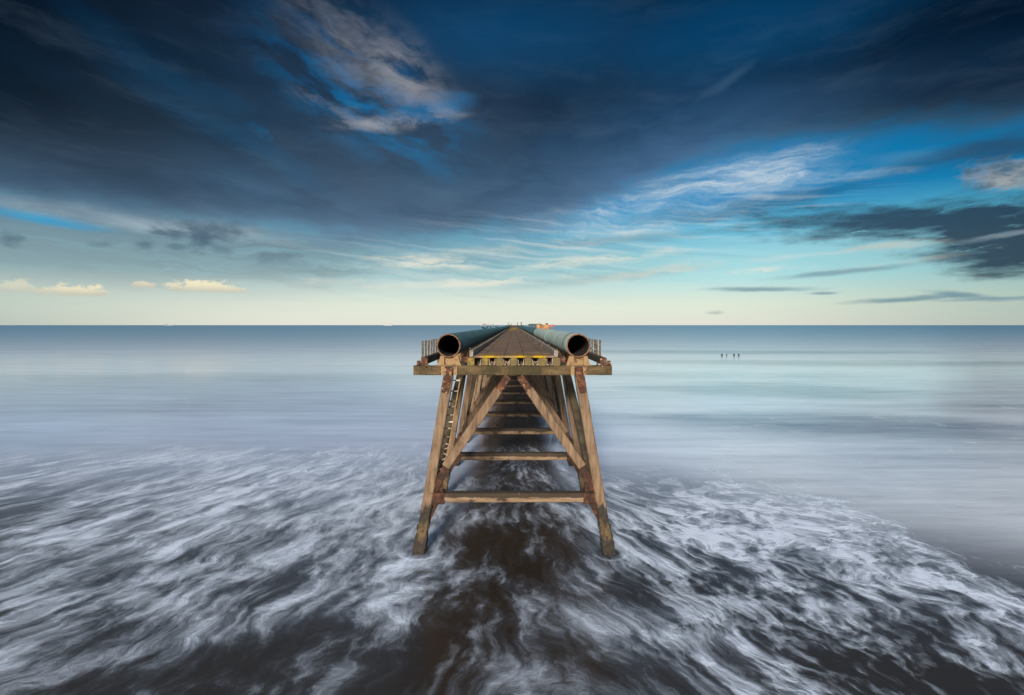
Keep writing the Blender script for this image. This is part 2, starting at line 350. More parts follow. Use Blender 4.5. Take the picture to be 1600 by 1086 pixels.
def mat_pipe(name, base, hi, lo, rust=0.6):
    mt, b = material(name)
    P = pos(); x, y, z = xyz(P)
    ring = noise(vec(0.0, y * 2.6, 0.0), 1.0, 4, 0.6)
    fine = noise(vm('MULTIPLY', P, (2.0, 11, 2.0)), 1, 5, 0.6); bl = noise(P, 1.3, 6, 0.62)
    run = noise(vm('MULTIPLY', P, (1.0, 7.0, 0.8)), 1.0, 5, 0.6)
    c = mix(sm(ring, 0.36, 0.62), lo, base); c = mix(sm(fine, 0.46, 0.72) * 0.6, c, hi)
    c = mix(sm(bl, 0.56, 0.72) * 0.4, c, hi)
    c = mix(sm(run, 0.56, 0.72) * 0.4 * rust, c, (0.14, 0.085, 0.035))
    c = mix(sm(noise(P, 6.5, 4, 0.6), 0.67, 0.73) * rust, c, (0.11, 0.05, 0.02))
    put(b.inputs['Base Color'], c); put(b.inputs['Roughness'], 0.5 + fine * 0.3)
    bump(b, ring * 0.8 + fine * 0.5, 0.02, 0.6)
    return mt
def mat_plain(name, c1, c2, scale=6.0, rough=0.8, z=1.0):
    mt, b = material(name)
    P = pos(); n = noise(vm('MULTIPLY', P, (1, 1, z)), scale, 6, 0.62)
    put(b.inputs['Base Color'], mix(sm(n, 0.35, 0.68), c1, c2)); put(b.inputs['Roughness'], rough); bump(b, n, 0.02, 0.6)
    return mt
def mat_brace():
    mt, b = material('mottled_brace_concrete')
    P = pos(); x, y, z = xyz(P)
    st = noise(vm('MULTIPLY', P, (1.1, 1.1, 9)), 1.0, 6, 0.6); bl = noise(vm('MULTIPLY', P, (2.2, 0.5, 3.0)), 1.0, 6, 0.62); gr = noise(P, 34, 3, 0.6)
    c = ramp(st, [(0.3, (0.072, 0.04464, 0.02304)), (0.48, (0.1728, 0.1116, 0.0612)), (0.66, (0.2448, 0.1692, 0.1044))])
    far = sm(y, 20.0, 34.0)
    c = mix(sm(bl + far * 0.04 + sm(z, 2.09, 2.17) * 0.26, 0.54, 0.66) * 0.93, c, (0.0252, 0.01584, 0.00864))  # dark blotches, spreading over the upper half and slightly more farther out
    c = mix(clamp((gr - 0.4) * 1.2), c, mix(1.0, c, (0.432, 0.4104, 0.3888), 'MULTIPLY'))
    put(b.inputs['Base Color'], c); put(b.inputs['Roughness'], 0.88); bump(b, st + bl + gr * 0.3, 0.04, 0.8)
    return mt
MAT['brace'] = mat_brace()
MAT['concrete'] = mat_concrete(); MAT['beam'] = mat_beam()
MAT['rust'] = mat_rust(); MAT['rust_dark'] = mat_rust('deep_rust', False, 0.6)
MAT['ochre'] = mat_ochre(); MAT['lichen'] = mat_lichen(); MAT['deck'] = mat_deck(); MAT['kerb'] = mat_kerb()
MAT['teal'] = mat_pipe('teal_wrapped_pipe', (0.032, 0.098, 0.112), (0.085, 0.175, 0.185), (0.016, 0.052, 0.062), 0.35)
MAT['pale'] = mat_pipe('pale_green_pipe', (0.27, 0.35, 0.325), (0.40, 0.46, 0.42), (0.17, 0.235, 0.22), 0.8)
MAT['bore'] = mat_plain('shaded_bore', (0.006, 0.004, 0.003), (0.022, 0.011, 0.006), 3)  # near black: the shade inside the pipe is put into the colour
MAT['rim'] = mat_plain('rusty_rim', (0.055, 0.024, 0.011), (0.22, 0.095, 0.034), 6)
MAT['post'] = mat_plain('rusty_olive_post', (0.032, 0.020, 0.008), (0.13, 0.082, 0.033), 9)
MAT['timber'] = mat_plain('dark_tarred_timber', (0.018, 0.014, 0.010), (0.075, 0.056, 0.036), 4, 0.85, 0.4)
MAT['raker'] = mat_plain('olive_stained_concrete', (0.024, 0.019, 0.010), (0.070, 0.053, 0.029), 2.2, 0.9, 0.35)
MAT['channel'] = mat_plain('pale_chipped_lip', (0.16, 0.105, 0.065), (0.34, 0.27, 0.21), 14)
MAT['white'] = mat_plain('chalky_white_paint', (0.42, 0.33, 0.26), (0.75, 0.70, 0.63), 16)
MAT['weed'] = mat_plain('mussels_and_weed', (0.008, 0.008, 0.006), (0.05, 0.042, 0.018), 14)
MAT['soffit'] = mat_plain('dark_soffit', (0.03, 0.024, 0.017), (0.08, 0.062, 0.042), 3)  # dark brown for the joist runs and trough backs

def mat_sea():
    mt, b = material('sea_water')
    P0 = pos(); x, y, z = xyz(P0)
    P = vec(x, y, 0.0)
    # large wandering currents
    w1 = vm('SUBTRACT', noise(P, 0.16, 3, 0.5, color=True), (0.5, 0.5, 0.5))
    w2 = vm('SUBTRACT', noise(P, 0.55, 4, 0.55, color=True), (0.5, 0.5, 0.5))
    w3 = vm('SUBTRACT', noise(P, 1.7, 3, 0.55, color=True), (0.5, 0.5, 0.5))
    W1x, W1y, _ = xyz(w1); W2x, W2y, _ = xyz(w2); W3x, W3y, _ = xyz(w3)
    rgt = sm(x, 1.0, 7.0)
    g = m('MULTIPLY', mn(x, 0.0), -0.022) - sm(x, -1.0, 5.0) * inv(sm(x, 5.0, 13.0) * 0.8) * 0.28          # the set of the backwash: it fans out from the pier
    sx = x - g * (y - 18.0)
    qx = sx + W1x * 3.2 + W2x * 1.0 + W3x * 0.22
    qy = y + W1y * 4.0 + W2y * 1.0
    st_ = 0.48 + rgt * 0.16                                                  # drawn out along the run of the water
    def ridge(sc_, seed, width, k=1.0):
        n = noise(vec(qx * sc_, qy * (st_ * sc_ * k), seed), 1.0, 3, 0.5)
        return inv(sm(m('ABSOLUTE', n - 0.5), 0.0, width))
    r1 = ridge(0.55, 1.0, 0.13); r2 = ridge(1.15, 5.0, 0.13); r3 = ridge(2.6, 9.0, 0.15, 0.7)
    cell = voro(vec(qx * 1.0, qy * 0.66, 0.0), 0.50)
    net = inv(sm(cell, 0.0, 0.34))
    patch = noise(vec(qx, qy * 0.55, 2.0), 0.26, 4, 0.55)
    strk = noise(vec(qx * 2.4, qy * 0.42, 7.0), 1.0, 4, 0.55)
    hair = noise(vec((sx + W1x * 3.0 + W2x * 1.8 + W3x * 0.9) * 7.0, qy * 0.9, 3.0), 1.0, 5, 0.65)
    lace = mx(r1, net * (0.55 + rgt * 0.40)) * 0.46 + r2 * 0.30 + r3 * 0.20
    fb = noise(vec(qx, qy * (0.52 + rgt * 0.14), 12.0), 0.95, 6, 0.62)
    raw = lace * (0.24 + rgt * 0.66) - rgt * 0.19 + (fb - 0.5) * 1.9 + (patch - 0.5) * (1.0 + rgt * 0.4) + (strk - 0.5) * (0.70 - rgt * 0.30) + (hair - 0.5) * (0.30 - rgt * 0.05)
    # where the broken surf lies
    bw = W1x * 5.0 + W2x * 2.0
    left = inv(sm(x + bw * 0.4, -4.5, -2.0)); right = sm(x + bw * 0.3, 2.5, 5.0); mid = inv(mx(left, right))
    fl = inv(sm(y + bw, 33.0, 42.0)) * left
    fr = inv(sm(y + x * 0.05 + bw * 0.8, 27.0, 34.0)) * inv(sm(x + bw * 0.9 + sm(y, 15.0, 24.0) * 0.5, 15.0, 19.0)) * right
    fc = inv(sm(y + bw, 34.0, 44.0)) * mid
    def spot(cx, cy, rx, ry):
        u = (x + bw * 0.35 - cx) / rx; v = (y + bw * 0.2 - cy) / ry
        return inv(sm(u * u + v * v, 0.3, 1.5))
    dens = fl * 0.81 + fr * 0.63 + fc * 0.69 - 0.77
    dens = dens - spot(-4.8, 13.0, 3.6, 1.9) * 0.26 - spot(-12.0, 11.5, 6.0, 1.3) * 0.14 - spot(0.3, 20.2, 2.6, 2.6) * 0.12 - spot(-1.6, 15.2, 1.6, 2.4) * 0.12
    dens = dens - spot(9.3, 12.6, 2.3, 1.2) * 0.20 - spot(4.8, 17.0, 1.6, 1.6) * 0.2 + spot(3.6, 14.6, 3.4, 1.6) * 0.10 + spot(-14.0, 24.5, 9.0, 8.0) * 0.14 + spot(12.0, 22.0, 5.5, 5.0) * 0.16 + spot(14.0, 15.5, 3.0, 3.0) * 0.12
    for fx in (-3.65, 3.65):          # a collar of froth and a thin bow line round each standing leg
        dd = m('SQRT', (x - fx) * (x - fx) + (y - 19.6) * (y - 19.6)) + W3x * 0.5
        dens = dens + inv(sm(m('ABSOLUTE', dd - 0.62), 0.0, 0.16)) * inv(sm(y, 19.3, 19.7)) * 0.16 - inv(sm(dd, 0.25, 0.60)) * 0.2
    dens = dens - inv(sm(y, 12.0, 17.0)) * sm(m('ABSOLUTE', x), 5.0, 12.0) * 0.14  # foam thinned in the near corners to darken them like a lens vignette
    foam = m('POWER', sm(raw + dens, -0.12, 0.84), 1.25)
    mist = sm(raw * 0.55 + dens, -0.30, 0.42)                                         # foam smeared thin by the long exposure
    # milky aerated swell beyond the surf
    sw = noise(vec(x * 0.020 + W1x * 0.4, y * 0.085 + W1y * 0.5, 1.0), 1.0, 5, 0.6)
    sw2 = noise(vec(x * 0.09, y * 0.55, 5.0), 1.0, 5, 0.65)
    row = 6960.0 / mx(y, 1.0)
    milk = sm(y + mx(x - 9.0, 0.0) * 1.0, 21.0, 39.0) * sm(row, -8.0, 75.0) * (0.86 + sm(x, -20.0, 20.0) * 0.14)
    def band(cx, cy, rx, ry, tilt=0.0):
        u = (x - cx) / rx; v = (y - cy - (x - cx) * tilt + (sw - 0.5) * ry * 2.0) / ry
        return inv(sm(u * u + v * v, 0.0, 1.9))
    trough = clamp(band(28.0, 45.0, 17.0, 5.5, -0.14) * 0.48 + band(52.0, 54.0, 16.0, 4.0, -0.10) * 0.25 + band(40.0, 88.0, 22.0, 5.0, -0.06) * 0.22 + band(-60.0, 80.0, 40.0, 12.0, 0.05) * 0.18 + band(-35.0, 55.0, 22.0, 5.0, 0.05) * 0.15 + band(36.0, 68.0, 18.0, 7.0, -0.12) * 0.5 + band(80.0, 118.0, 50.0, 10.0, -0.05) * 0.5 + band(70.0, 165.0, 60.0, 12.0, -0.03) * 0.4 + band(34.0, 33.0, 16.0, 12.0) * 0.15 + band(26, 20.0, 10.0, 9.0) * 0.12)
    milk = clamp(milk * (0.90 + (sw - 0.5) * 0.8 + (sw2 - 0.5) * 0.95) - trough)
    under = inv(sm(m('ABSOLUTE', x + bw * 0.15), 1.8, 3.5)) * inv(sm(y, 200.0, 300.0))  # strip below the pier, its shade put into the water colour
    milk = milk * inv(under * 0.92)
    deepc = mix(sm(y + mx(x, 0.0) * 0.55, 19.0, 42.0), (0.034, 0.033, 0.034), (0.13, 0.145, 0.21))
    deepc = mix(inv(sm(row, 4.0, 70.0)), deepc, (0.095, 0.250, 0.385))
    brown = mx(under, spot(0.4, 16.0, 2.6, 5.0) * 0.85)  # brown reflection of the pier put into the water colour
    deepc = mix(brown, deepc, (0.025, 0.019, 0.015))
    c = mix(milk * 0.95, deepc, mix(sm(x, 0.0, 16.0), (0.66, 0.77, 0.98), (0.84, 0.92, 1.0)))  # whiter to the right: sheen beside the pier put into the colour
    c = mix(mist * 0.25, c, (0.34, 0.45, 0.60))
    c = mix(foam * 0.92, c, (0.74, 0.83, 0.98))
    put(b.inputs['Base Color'], c)
    put(b.inputs['Roughness'], clamp(0.24 - sm(y, 22.0, 42.0) * 0.16 + mist * 0.10 + foam * 0.25 + inv(sm(row, -5.0, 90.0)) * 0.25))
    b.inputs['IOR'].default_value = 1.333
    rip = noise(vec(x * 0.9, y * 2.2, 9.0), 1.0, 4, 0.6)
    bump(b, foam * 0.5 + rip * 0.25 * inv(sm(y, 30.0, 120.0)), 0.12, 0.5)
    return mt
MAT['sea'] = mat_sea()

# ------------------------------------------------------------------ mesh helpers
def link(name, bm, mat, parent=None, smooth=False):
    me = bpy.data.meshes.new(name); bmesh.ops.recalc_face_normals(bm, faces=bm.faces); bm.to_mesh(me); bm.free()
    for mm in (mat if isinstance(mat, (list, tuple)) else [mat]): me.materials.append(MAT[mm])
    if smooth:
        for p in me.polygons: p.use_smooth = True
    o = bpy.data.objects.new(name, me); COL.objects.link(o)
    if parent: o.parent = parent
    return o
def empty(name, loc=(0, 0, 0), parent=None):
    o = bpy.data.objects.new(name, None); COL.objects.link(o); o.location = loc; o.empty_display_size = 0.2
    if parent: o.parent = parent
    return o
def tag(o, label=None, cat=None, group=None, kind=None):
    for k, v in (('label', label), ('category', cat), ('group', group), ('kind', kind)):
        if v: o[k] = v
    return o
def box(bm, x0, x1, y0, y1, z0, z1, bev=0.0):
    r = bmesh.ops.create_cube(bm, size=1.0); vs = r['verts']
    for v in vs:
        v.co = Vector(((x0 + x1) / 2 + v.co.x * (x1 - x0), (y0 + y1) / 2 + v.co.y * (y1 - y0), (z0 + z1) / 2 + v.co.z * (z1 - z0)))
    if bev:
        es = list({ed for v in vs for ed in v.link_edges})
        bmesh.ops.bevel(bm, geom=es, offset=bev, segments=1, affect='EDGES')
    return vs
def bar(bm, p, q, wx_, wy_, n=1, rough=0.0, bev=0.02, grow=None):
    """a straight member from p to q; section wx_ (in the x-z plane) by wy_ (along y), chamfered, edges nibbled"""
    p, q = Vector(p), Vector(q); d = (q - p); L = d.length; d = d / L
    yax = Vector((0, 0, 1)) if abs(d.y) > 0.98 else Vector((0, 1, 0)); yax = (yax - d * yax.dot(d)).normalized(); xax = yax.cross(d).normalized()
    hx, hy = wx_ / 2, wy_ / 2
    sec = [(-hx + bev, -hy), (hx - bev, -hy), (hx, -hy + bev), (hx, hy - bev), (hx - bev, hy), (-hx + bev, hy), (-hx, hy - bev), (-hx, -hy + bev)]
    rings = []
    for i in range(n + 1):
        t = i / n; c = p + d * (L * t); k = grow(c) if grow else 0.0
        ring = []
        for (a_, b_) in sec:
            ja = random.uniform(-1, 1) * (rough + k * 0.5); jb = random.uniform(-1, 1) * (rough + k * 0.5)
            s_ = 1 + k / max(hx, 0.01)
            ring.append(bm.verts.new(c + xax * (a_ * s_ + ja) + yax * (b_ * s_ + jb)))
        rings.append(ring)
    for i in range(n):
        for j in range(8):
            bm.faces.new((rings[i][j], rings[i][(j + 1) % 8], rings[i + 1][(j + 1) % 8], rings[i + 1][j]))
    bm.faces.new(rings[0][::-1]); bm.faces.new(rings[-1])
def plate(bm, pts, y0, y1):
    """a flat plate: outline in x-z, thickness from y0 to y1"""
    a_ = [bm.verts.new((x, y0, z)) for x, z in pts]; b_ = [bm.verts.new((x, y1, z)) for x, z in pts]
    n = len(pts)
    bm.faces.new(a_); bm.faces.new(b_[::-1])
    for i in range(n): bm.faces.new((a_[i], b_[i], b_[(i + 1) % n], a_[(i + 1) % n]))
def tube(bm, pts, r, seg=8):
    pts = [Vector(p) for p in pts]; rings = []
    for i, p in enumerate(pts):
        d = (pts[min(i + 1, len(pts) - 1)] - pts[max(i - 1, 0)]).normalized()
        u = d.cross(Vector((0.13, 0.31, 0.94))).normalized(); v = d.cross(u)
        rr = r[i] if isinstance(r, (list, tuple)) else r
        rings.append([bm.verts.new(p + (u * math.cos(2 * math.pi * k / seg) + v * math.sin(2 * math.pi * k / seg)) * rr) for k in range(seg)])
    for i in range(len(pts) - 1):
        for k in range(seg): bm.faces.new((rings[i][k], rings[i][(k + 1) % seg], rings[i + 1][(k + 1) % seg], rings[i + 1][k]))
    bm.faces.new(rings[0][::-1]); bm.faces.new(rings[-1])
def dome(bm, x, y, z, r, axis='y'):
    r_ = bmesh.ops.create_uvsphere(bm, u_segments=8, v_segments=5, radius=r)
    for v in r_['verts']: v.co = Vector((v.co.x + x, v.co.y * 0.6 + y, v.co.z + z))
B = bmesh.new

# ------------------------------------------------------------------ the sea
def build_sea():
    xs = [-70000, -8000, -1200, -300, -120, -60, -30, 0, 30, 60, 120, 300, 1200, 8000, 70000]
    ys = [-3000, -200, -40, 0, 15, 30, 60, 120, 300, 1200, 8000, 70000]
    bm = B(); g = [[bm.verts.new((x, y, 0)) for x in xs] for y in ys]
    for i in range(len(ys) - 1):
        for j in range(len(xs) - 1): bm.faces.new((g[i][j], g[i][j + 1], g[i + 1][j + 1], g[i + 1][j]))
    tag(link('sea', bm, 'sea'), 'milky long swell breaking into white foam over brown water', 'sea', kind='structure')
build_sea()

# ------------------------------------------------------------------ the pier
END = 262.0
pier = empty('pier', (0, D0, 0))
tag(pier, 'long abandoned concrete pier on raking rusty trestles running out to sea', 'pier')
def under_pier(o):      # the meshes are drawn in world metres; hang them on the pier without moving them
    o.parent = pier; o.matrix_parent_inverse = Matrix.Translation((0, -D0, 0)); return o
ZD = H - 1.17                          # top of the deck
def build_deck():
    bm = B(); n = 40
    box(bm, -1.52, 1.52, D0 - 0.03, END, ZD - 0.07, ZD)
    dk = under_pier(link('deck', bm, 'deck'))
    tag(dk, 'boarded deck with yellow lichen on its landward edge')
    for s in (-1, 1):
        y = D0
        while y < 118:                 # kerb cast in lengths, each a little out of line
            bm = B()
            L = random.uniform(2.6, 3.2); jx = random.uniform(-.012, .012); jz = random.uniform(-.012, .012)
            bar(bm, (s * 1.62 + jx, y, ZD + 0.08 + jz), (s * 1.62 + random.uniform(-.012, .012), y + L - 0.02, ZD + 0.08 + jz), 0.15, 0.26, 10, 0.008, 0.025)
            y += L
            k = link('kerb', bm, 'kerb'); k.parent = dk
        bm = B(); box(bm, s * 1.62 - 0.075, s * 1.62 + 0.075, y, END, ZD - 0.05, ZD + 0.21)
        k = link('kerb', bm, 'kerb'); k.parent = dk
    for i in range(7):                 # joists: lichened ends, running out under the deck
        cx = -1.64 + i * 3.27 / 6
        bm = B(); bar(bm, (cx, D0 + 0.0, ZD - 0.225), (cx, D0 + 1.6, ZD - 0.225), 0.26, 0.30, 6, 0.012, 0.025)
        under_pier(link('joist', bm, 'lichen'))
        bm = B(); box(bm, cx - 0.12, cx + 0.12, D0 + 1.6, END - 1, ZD - 0.37, ZD - 0.074)
        j = link('joist_run', bm, 'soffit'); under_pier(j)
    for i in range(6):                 # broken steel trough ends showing between the joists
        cx = -1.64 + (i + 0.5) * 3.27 / 6
        y0, y1 = D0 - 0.035, D0 + 0.6
        hw = 0.118; z0, z1 = ZD - 0.355, ZD - 0.10
        for k in (-1, 1):
            if i == 0 and k < 0: continue
            t_ = z1 - random.uniform(0.01, .07)
            X = lambda v: cx + k * v
            bm = B(); plate(bm, [(X(hw), z0), (X(hw), t_ + .03), (X(hw - .024), t_), (X(hw - .028), z0 + 0.03), (X(0.03), z0 + 0.026), (X(0.02), z0)], y0, y1)
            under_pier(link('trough_lip', bm, 'channel'))
        if i in (1, 2, 4):
            for q in range(2):        # crumbled lumps lying in the trough
                bm = B(); qx = cx + (q - .5) * 0.09 + random.uniform(-0.02, 0.02)
                bar(bm, (qx - 0.03, D0 + 0.12, z0 + 0.035), (qx + 0.03, D0 + 0.16, z0 + 0.13), 0.05, 0.07, 2, 0.015, 0.012)
                under_pier(link('rubble_lump', bm, 'channel'))
        bm = B(); box(bm, cx - 0.14, cx + 0.14, D0 + 0.62, D0 + 0.70, ZD - 0.37, ZD - 0.074); under_pier(link('trough_back', bm, 'soffit'))
    for s in (-1, 1):                  # rusty service ledge between kerb and pipe
        bm = B(); y = D0 + 0.25
        while y < 90:
            L = random.uniform(1.8, 3.0)
            bar(bm, (s * 1.86, y, ZD - 0.16), (s * 1.86, y + L, ZD - 0.16 + random.uniform(-.02, .02)), 0.24, 0.20, 8, 0.018, 0.02)
            y += L
        box(bm, s * 1.86 - 0.11, s * 1.86 + 0.11, y, END - 1, ZD - 0.25, ZD - 0.07)
        for k in range(26):            # fallen scale and loose brackets on it
            yy = D0 + 0.5 + k * k * 0.06 + random.random(); xx = s * random.uniform(1.76, 1.96)
            bar(bm, (xx, yy, ZD - 0.06), (xx + random.uniform(-.05, .05), yy + 0.1, ZD + random.uniform(-.02, .06)), 0.06, 0.05, 1, 0.02, 0.01)
        under_pier(link('service_ledge', bm, 'rust'))
        # edge beam carrying the railing
        bm = B(); xc = s * 3.45
        bar(bm, (xc, D0 + 0.1, H - 1.385), (xc, D0 + 60, H - 1.385), 0.20, 0.27, 60, 0.006, 0.015)
        box(bm, xc - 0.1, xc + 0.1, D0 + 60, END - 2, H - 1.52, H - 1.25)
        under_pier(link('edge_beam', bm, 'timber'))
        bm = B()                       # corroded seat and bolts at the end of the edge beam
        box(bm, s * 3.64 - 0.06, s * 3.64 + 0.06, D0 - 0.02, D0 + 0.16, H - 1.535, H - 1.36, 0.012)
        box(bm, s * 3.40 - 0.12, s * 3.40 + 0.12, D0 - 0.035, D0 + 0.10, H - 1.50, H - 1.27, 0.02)
        for q in range(5):
            qx = s * random.uniform(3.15, 3.6); bar(bm, (qx, D0 + .02, H - 1.54), (qx + random.uniform(-.05, .05), D0 - .02, H - 1.44), 0.06, 0.08, 2, 0.012, 0.01)
        bar(bm, (s * 3.36, D0 - 0.05, H - 1.60), (s * 3.33, D0 - 0.04, H - 1.47), 0.05, 0.05, 2, 0.008, 0.01)
        under_pier(link('seat_bracket', bm, 'rust'))
build_deck()

def grow(c): return 0.05 * max(0.0, min(1.0, (0.9 - c.z) / 0.5)) if c.z < 0.9 else 0.0
# one trestle, drawn about its own foot (y = 0 in its plane); sub-parts of the pier's part "trestle"
def trestle_parts():
    P = []
    def add(name, bm, mat): P.append((name, bm, mat))
    bm = B(); bar(bm, (-3.83, 0.19, H - 1.73), (3.74, 0.19, H - 1.73), 0.36, 0.36, 40, 0.006, 0.02); add('crossbeam', bm, 'beam')
    for s in (-1, 1):
        xt, xb, zt, zb = 2.50, 3.63, H - 1.92, 0.0
        sl = (xb - xt) / (zt - zb)
        X = lambda z: s * (xt + (zt - z) * sl)
        bm = B(); bar(bm, (X(zt) , 0.12, zt), (X(-1.6), 0.12, -1.6), 0.37, 0.36, 46, 0.005, 0.03, grow); add('leg', bm, 'concrete')
        # rusted steel head over the top of the leg, up across the face of the crossbeam
        bm = B(); z1 = H - 1.60; z0 = H - 2.56
        bar(bm, (X(z0) + s * 0.02, -0.02, z0), (X(z1) + s * 0.0, -0.02, z1), 0.30, 0.20, 14, 0.014, 0.02)
        bar(bm, (X(z0) + s * 0.10, 0.0, z0 + .02), (X(z1 - .3) + s * 0.12, 0.0, z1 - .3), 0.10, 0.26, 8, 0.012, 0.015)
        for q in range(4): dome(bm, X(z1) + s * random.uniform(-.1, .1), -0.125, z1 - 0.1 - q * 0.22, 0.028)
        add('steel_head', bm, 'rust')
        for k in (-1, 1):
            bm = B()
            cx = X(H - 1.73) + k * 0.235
            box(bm, cx - 0.07, cx + 0.07, -0.02, 0.0, H - 1.905, H - 1.56, 0.004)
            for zz in (H - 1.64, H - 1.82): dome(bm, cx, -0.022, zz, 0.024)
            add('bolted_plate', bm, 'ochre')
        # pipe saddle: base plate, web and two tapered flanges each side
        bm = B(); cx = s * 2.47
        box(bm, cx - 0.47, cx + 0.47, 0.01, 0.37, H - 1.545, H - 1.505, 0.006)
        box(bm, cx - 0.20, cx + 0.20, 0.15, 0.22, H - 1.505, H - 1.19)
        for k in (-1, 1):
            pts = [(cx + k * 0.44, H - 1.505), (cx + k * 0.33, H - 1.17), (cx + k * 0.20, H - 1.20), (cx + k * 0.20, H - 1.505)]
            plate(bm, pts, 0.03, 0.07); plate(bm, pts, 0.29, 0.33)
            box(bm, cx + k * 0.205 - 0.02, cx + k * 0.205 + 0.02, 0.01, 0.35, H - 1.505, H - 1.19)
        add('pipe_saddle', bm, 'ochre')
        # diagonal strut with a rusted head and a rusted shoe
        a0 = Vector((s * 2.60, 0.14, H - 5.39)); a1 = Vector((s * 0.585, 0.14, H - 2.46)); d = (a1 - a0).normalized()
        bm = B(); bar(bm, a0, a1, 0.33, 0.32, 24, 0.004, 0.03); add('strut', bm, 'concrete')
        bm = B(); bar(bm, a1 - d * 0.05 + Vector((0, -0.0, 0)), a1 + d * 0.62, 0.25, 0.24, 8, 0.012, 0.02)
        bar(bm, a1 - d * 0.03 + Vector((-s * 0.10, -0.03, -0.06)), a1 + d * 0.58 + Vector((-s * 0.10, -0.03, -0.06)), 0.06, 0.30, 5, 0.008, 0.01)
        add('strut_head', bm, 'rust')
        bm = B(); f0 = Vector((s * 3.02, 0.14, H - 6.28))
        bar(bm, f0, a0 + d * 0.08, 0.27, 0.26, 8, 0.012, 0.02)
        L = lambda z: X(z) - s * 0.19
        plate(bm, [(L(H - 5.7), H - 5.7), (s * 2.74, H - 5.6), (s * 2.72, H - 6.3), (s * 2.90, H - 6.9), (s * 3.13, H - 7.35), (L(H - 7.6), H - 7.6)], 0.10, 0.20)
        plate(bm, [(s * 2.62, H - 5.5), (s * 2.50, H - 5.55), (s * 2.56, H - 5.75), (s * 2.95, H - 6.3), (s * 3.05, H - 6.3)], 0.02, 0.05)
        add('shoe_gusset', bm, 'rust_dark')
        bm = B()
        zc = H - 6.585
        box(bm, s * 2.96 - 0.31, s * 2.96 + 0.31, -0.02, 0.06, zc - 0.20, zc + 0.20, 0.01)
        box(bm, s * 2.96 - 0.31, s * 2.96 + 0.31, -0.06, 0.40, zc + 0.185, zc + 0.22, 0.006)
        box(bm, s * 2.96 - 0.31, s * 2.96 + 0.31, -0.06, 0.40, zc - 0.225, zc - 0.19, 0.006)
        for q in range(3): dome(bm, s * (2.76 + q * 0.2), -0.03, zc, 0.03)
        add('brace_clamp', bm, 'rust_dark')
        for (zz, si, r_) in ((H - 7.55, -1, .05), (H - 7.75, 1, .05), (H - 7.62, -1, .06), (H - 8.1, 1, .06), (H - 8.3, 1, .05), (H - 8.35, -1, .06), (H - 6.9, -1, .03)):
            cx = X(zz) + s * si * 0.185; bm = B()
            bar(bm, (cx, 0.1, zz - r_ * 1.6), (cx + s * si * 0.02, 0.06, zz + r_ * 1.6), r_ * 1.2, 0.26, 3, 0.016, 0.012)
            add('mussel_clump', bm, 'weed')
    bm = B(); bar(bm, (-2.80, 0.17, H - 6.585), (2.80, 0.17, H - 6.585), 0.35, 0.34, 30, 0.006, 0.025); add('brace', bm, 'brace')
    return P
def build_trestles():
    parts = trestle_parts(); n = int((END - 2 - D0) / 6.1) + 1
    first = empty('trestle', (0, 0, 0), pier); kids = [link(nm, bm, mt, first) for nm, bm, mt in parts]
    roots = [first]
    for k in range(1, n):
        t = first.copy(); COL.objects.link(t); t.location = (0, 6.1 * k, 0)
        for c in kids:
            d = c.copy(); COL.objects.link(d); d.parent = t
        roots.append(t)
    rk = []
    for s in (-1, 1):      # long dark rakers tying each second trestle's head to the foot of the one before it
        bm = B(); bar(bm, (s * 2.52, -0.2, H - 1.9), (s * 3.16, -5.1, H - 6.3), 0.32, 0.30, 26, 0.006, 0.03)
        box(bm, s * 2.52 - 0.24, s * 2.52 + 0.24, -0.5, -0.1, H - 2.12, H - 1.93, 0.06)
        rk.append(link('raker', bm, 'raker', roots[1]))
    for k in range(3, n, 2):
        for c in rk:
            d = c.copy(); COL.objects.link(d); d.parent = roots[k]
    return first
build_trestles()

# ------------------------------------------------------------------ pipes
def pipe_length(y0, y1, cx, cz, ro, mat, parent, mouth=False, step=0.5):
    bm = B(); seg = 56; prof = []; y = y0
    prof.append((y, ro))
    while y < y1 - step:
        st_ = step * random.uniform(0.6, 1.3); y += st_
        j = random.uniform(-0.004, 0.004); prof += [(y - 0.012, ro + j), (y, ro + j + random.uniform(0.004, 0.012)), (y + 0.05, ro + j + 0.003)]
    prof.append((y1, ro))
    prof = [(a_, b_) for a_, b_ in prof if a_ <= y1]
    nout = len(prof)
    ri = ro - 0.035
    inner = [(y1, ri), (y0 + 0.25, ri), (y0, ri)]
    rings = []
    for (yy, r_) in prof + inner:
        rings.append([bm.verts.new((cx + r_ * math.cos(2 * math.pi * k / seg), yy, cz + r_ * math.sin(2 * math.pi * k / seg))) for k in range(seg)])
    nr = len(rings)
    for i in range(nr - (0 if mouth else 1)):
        A, Bq = rings[i], rings[(i + 1) % nr]
        for k in range(seg):
            f = bm.faces.new((A[k], A[(k + 1) % seg], Bq[(k + 1) % seg], Bq[k]))
            f.material_index = 0 if i < nout - 1 else (1 if i < nr - 1 else 2); f.smooth = True
    o = link('pipe_length', bm, [mat, 'bore', 'rim'], parent)
    o.matrix_parent_inverse = Matrix.Translation(-parent.location)
    return o
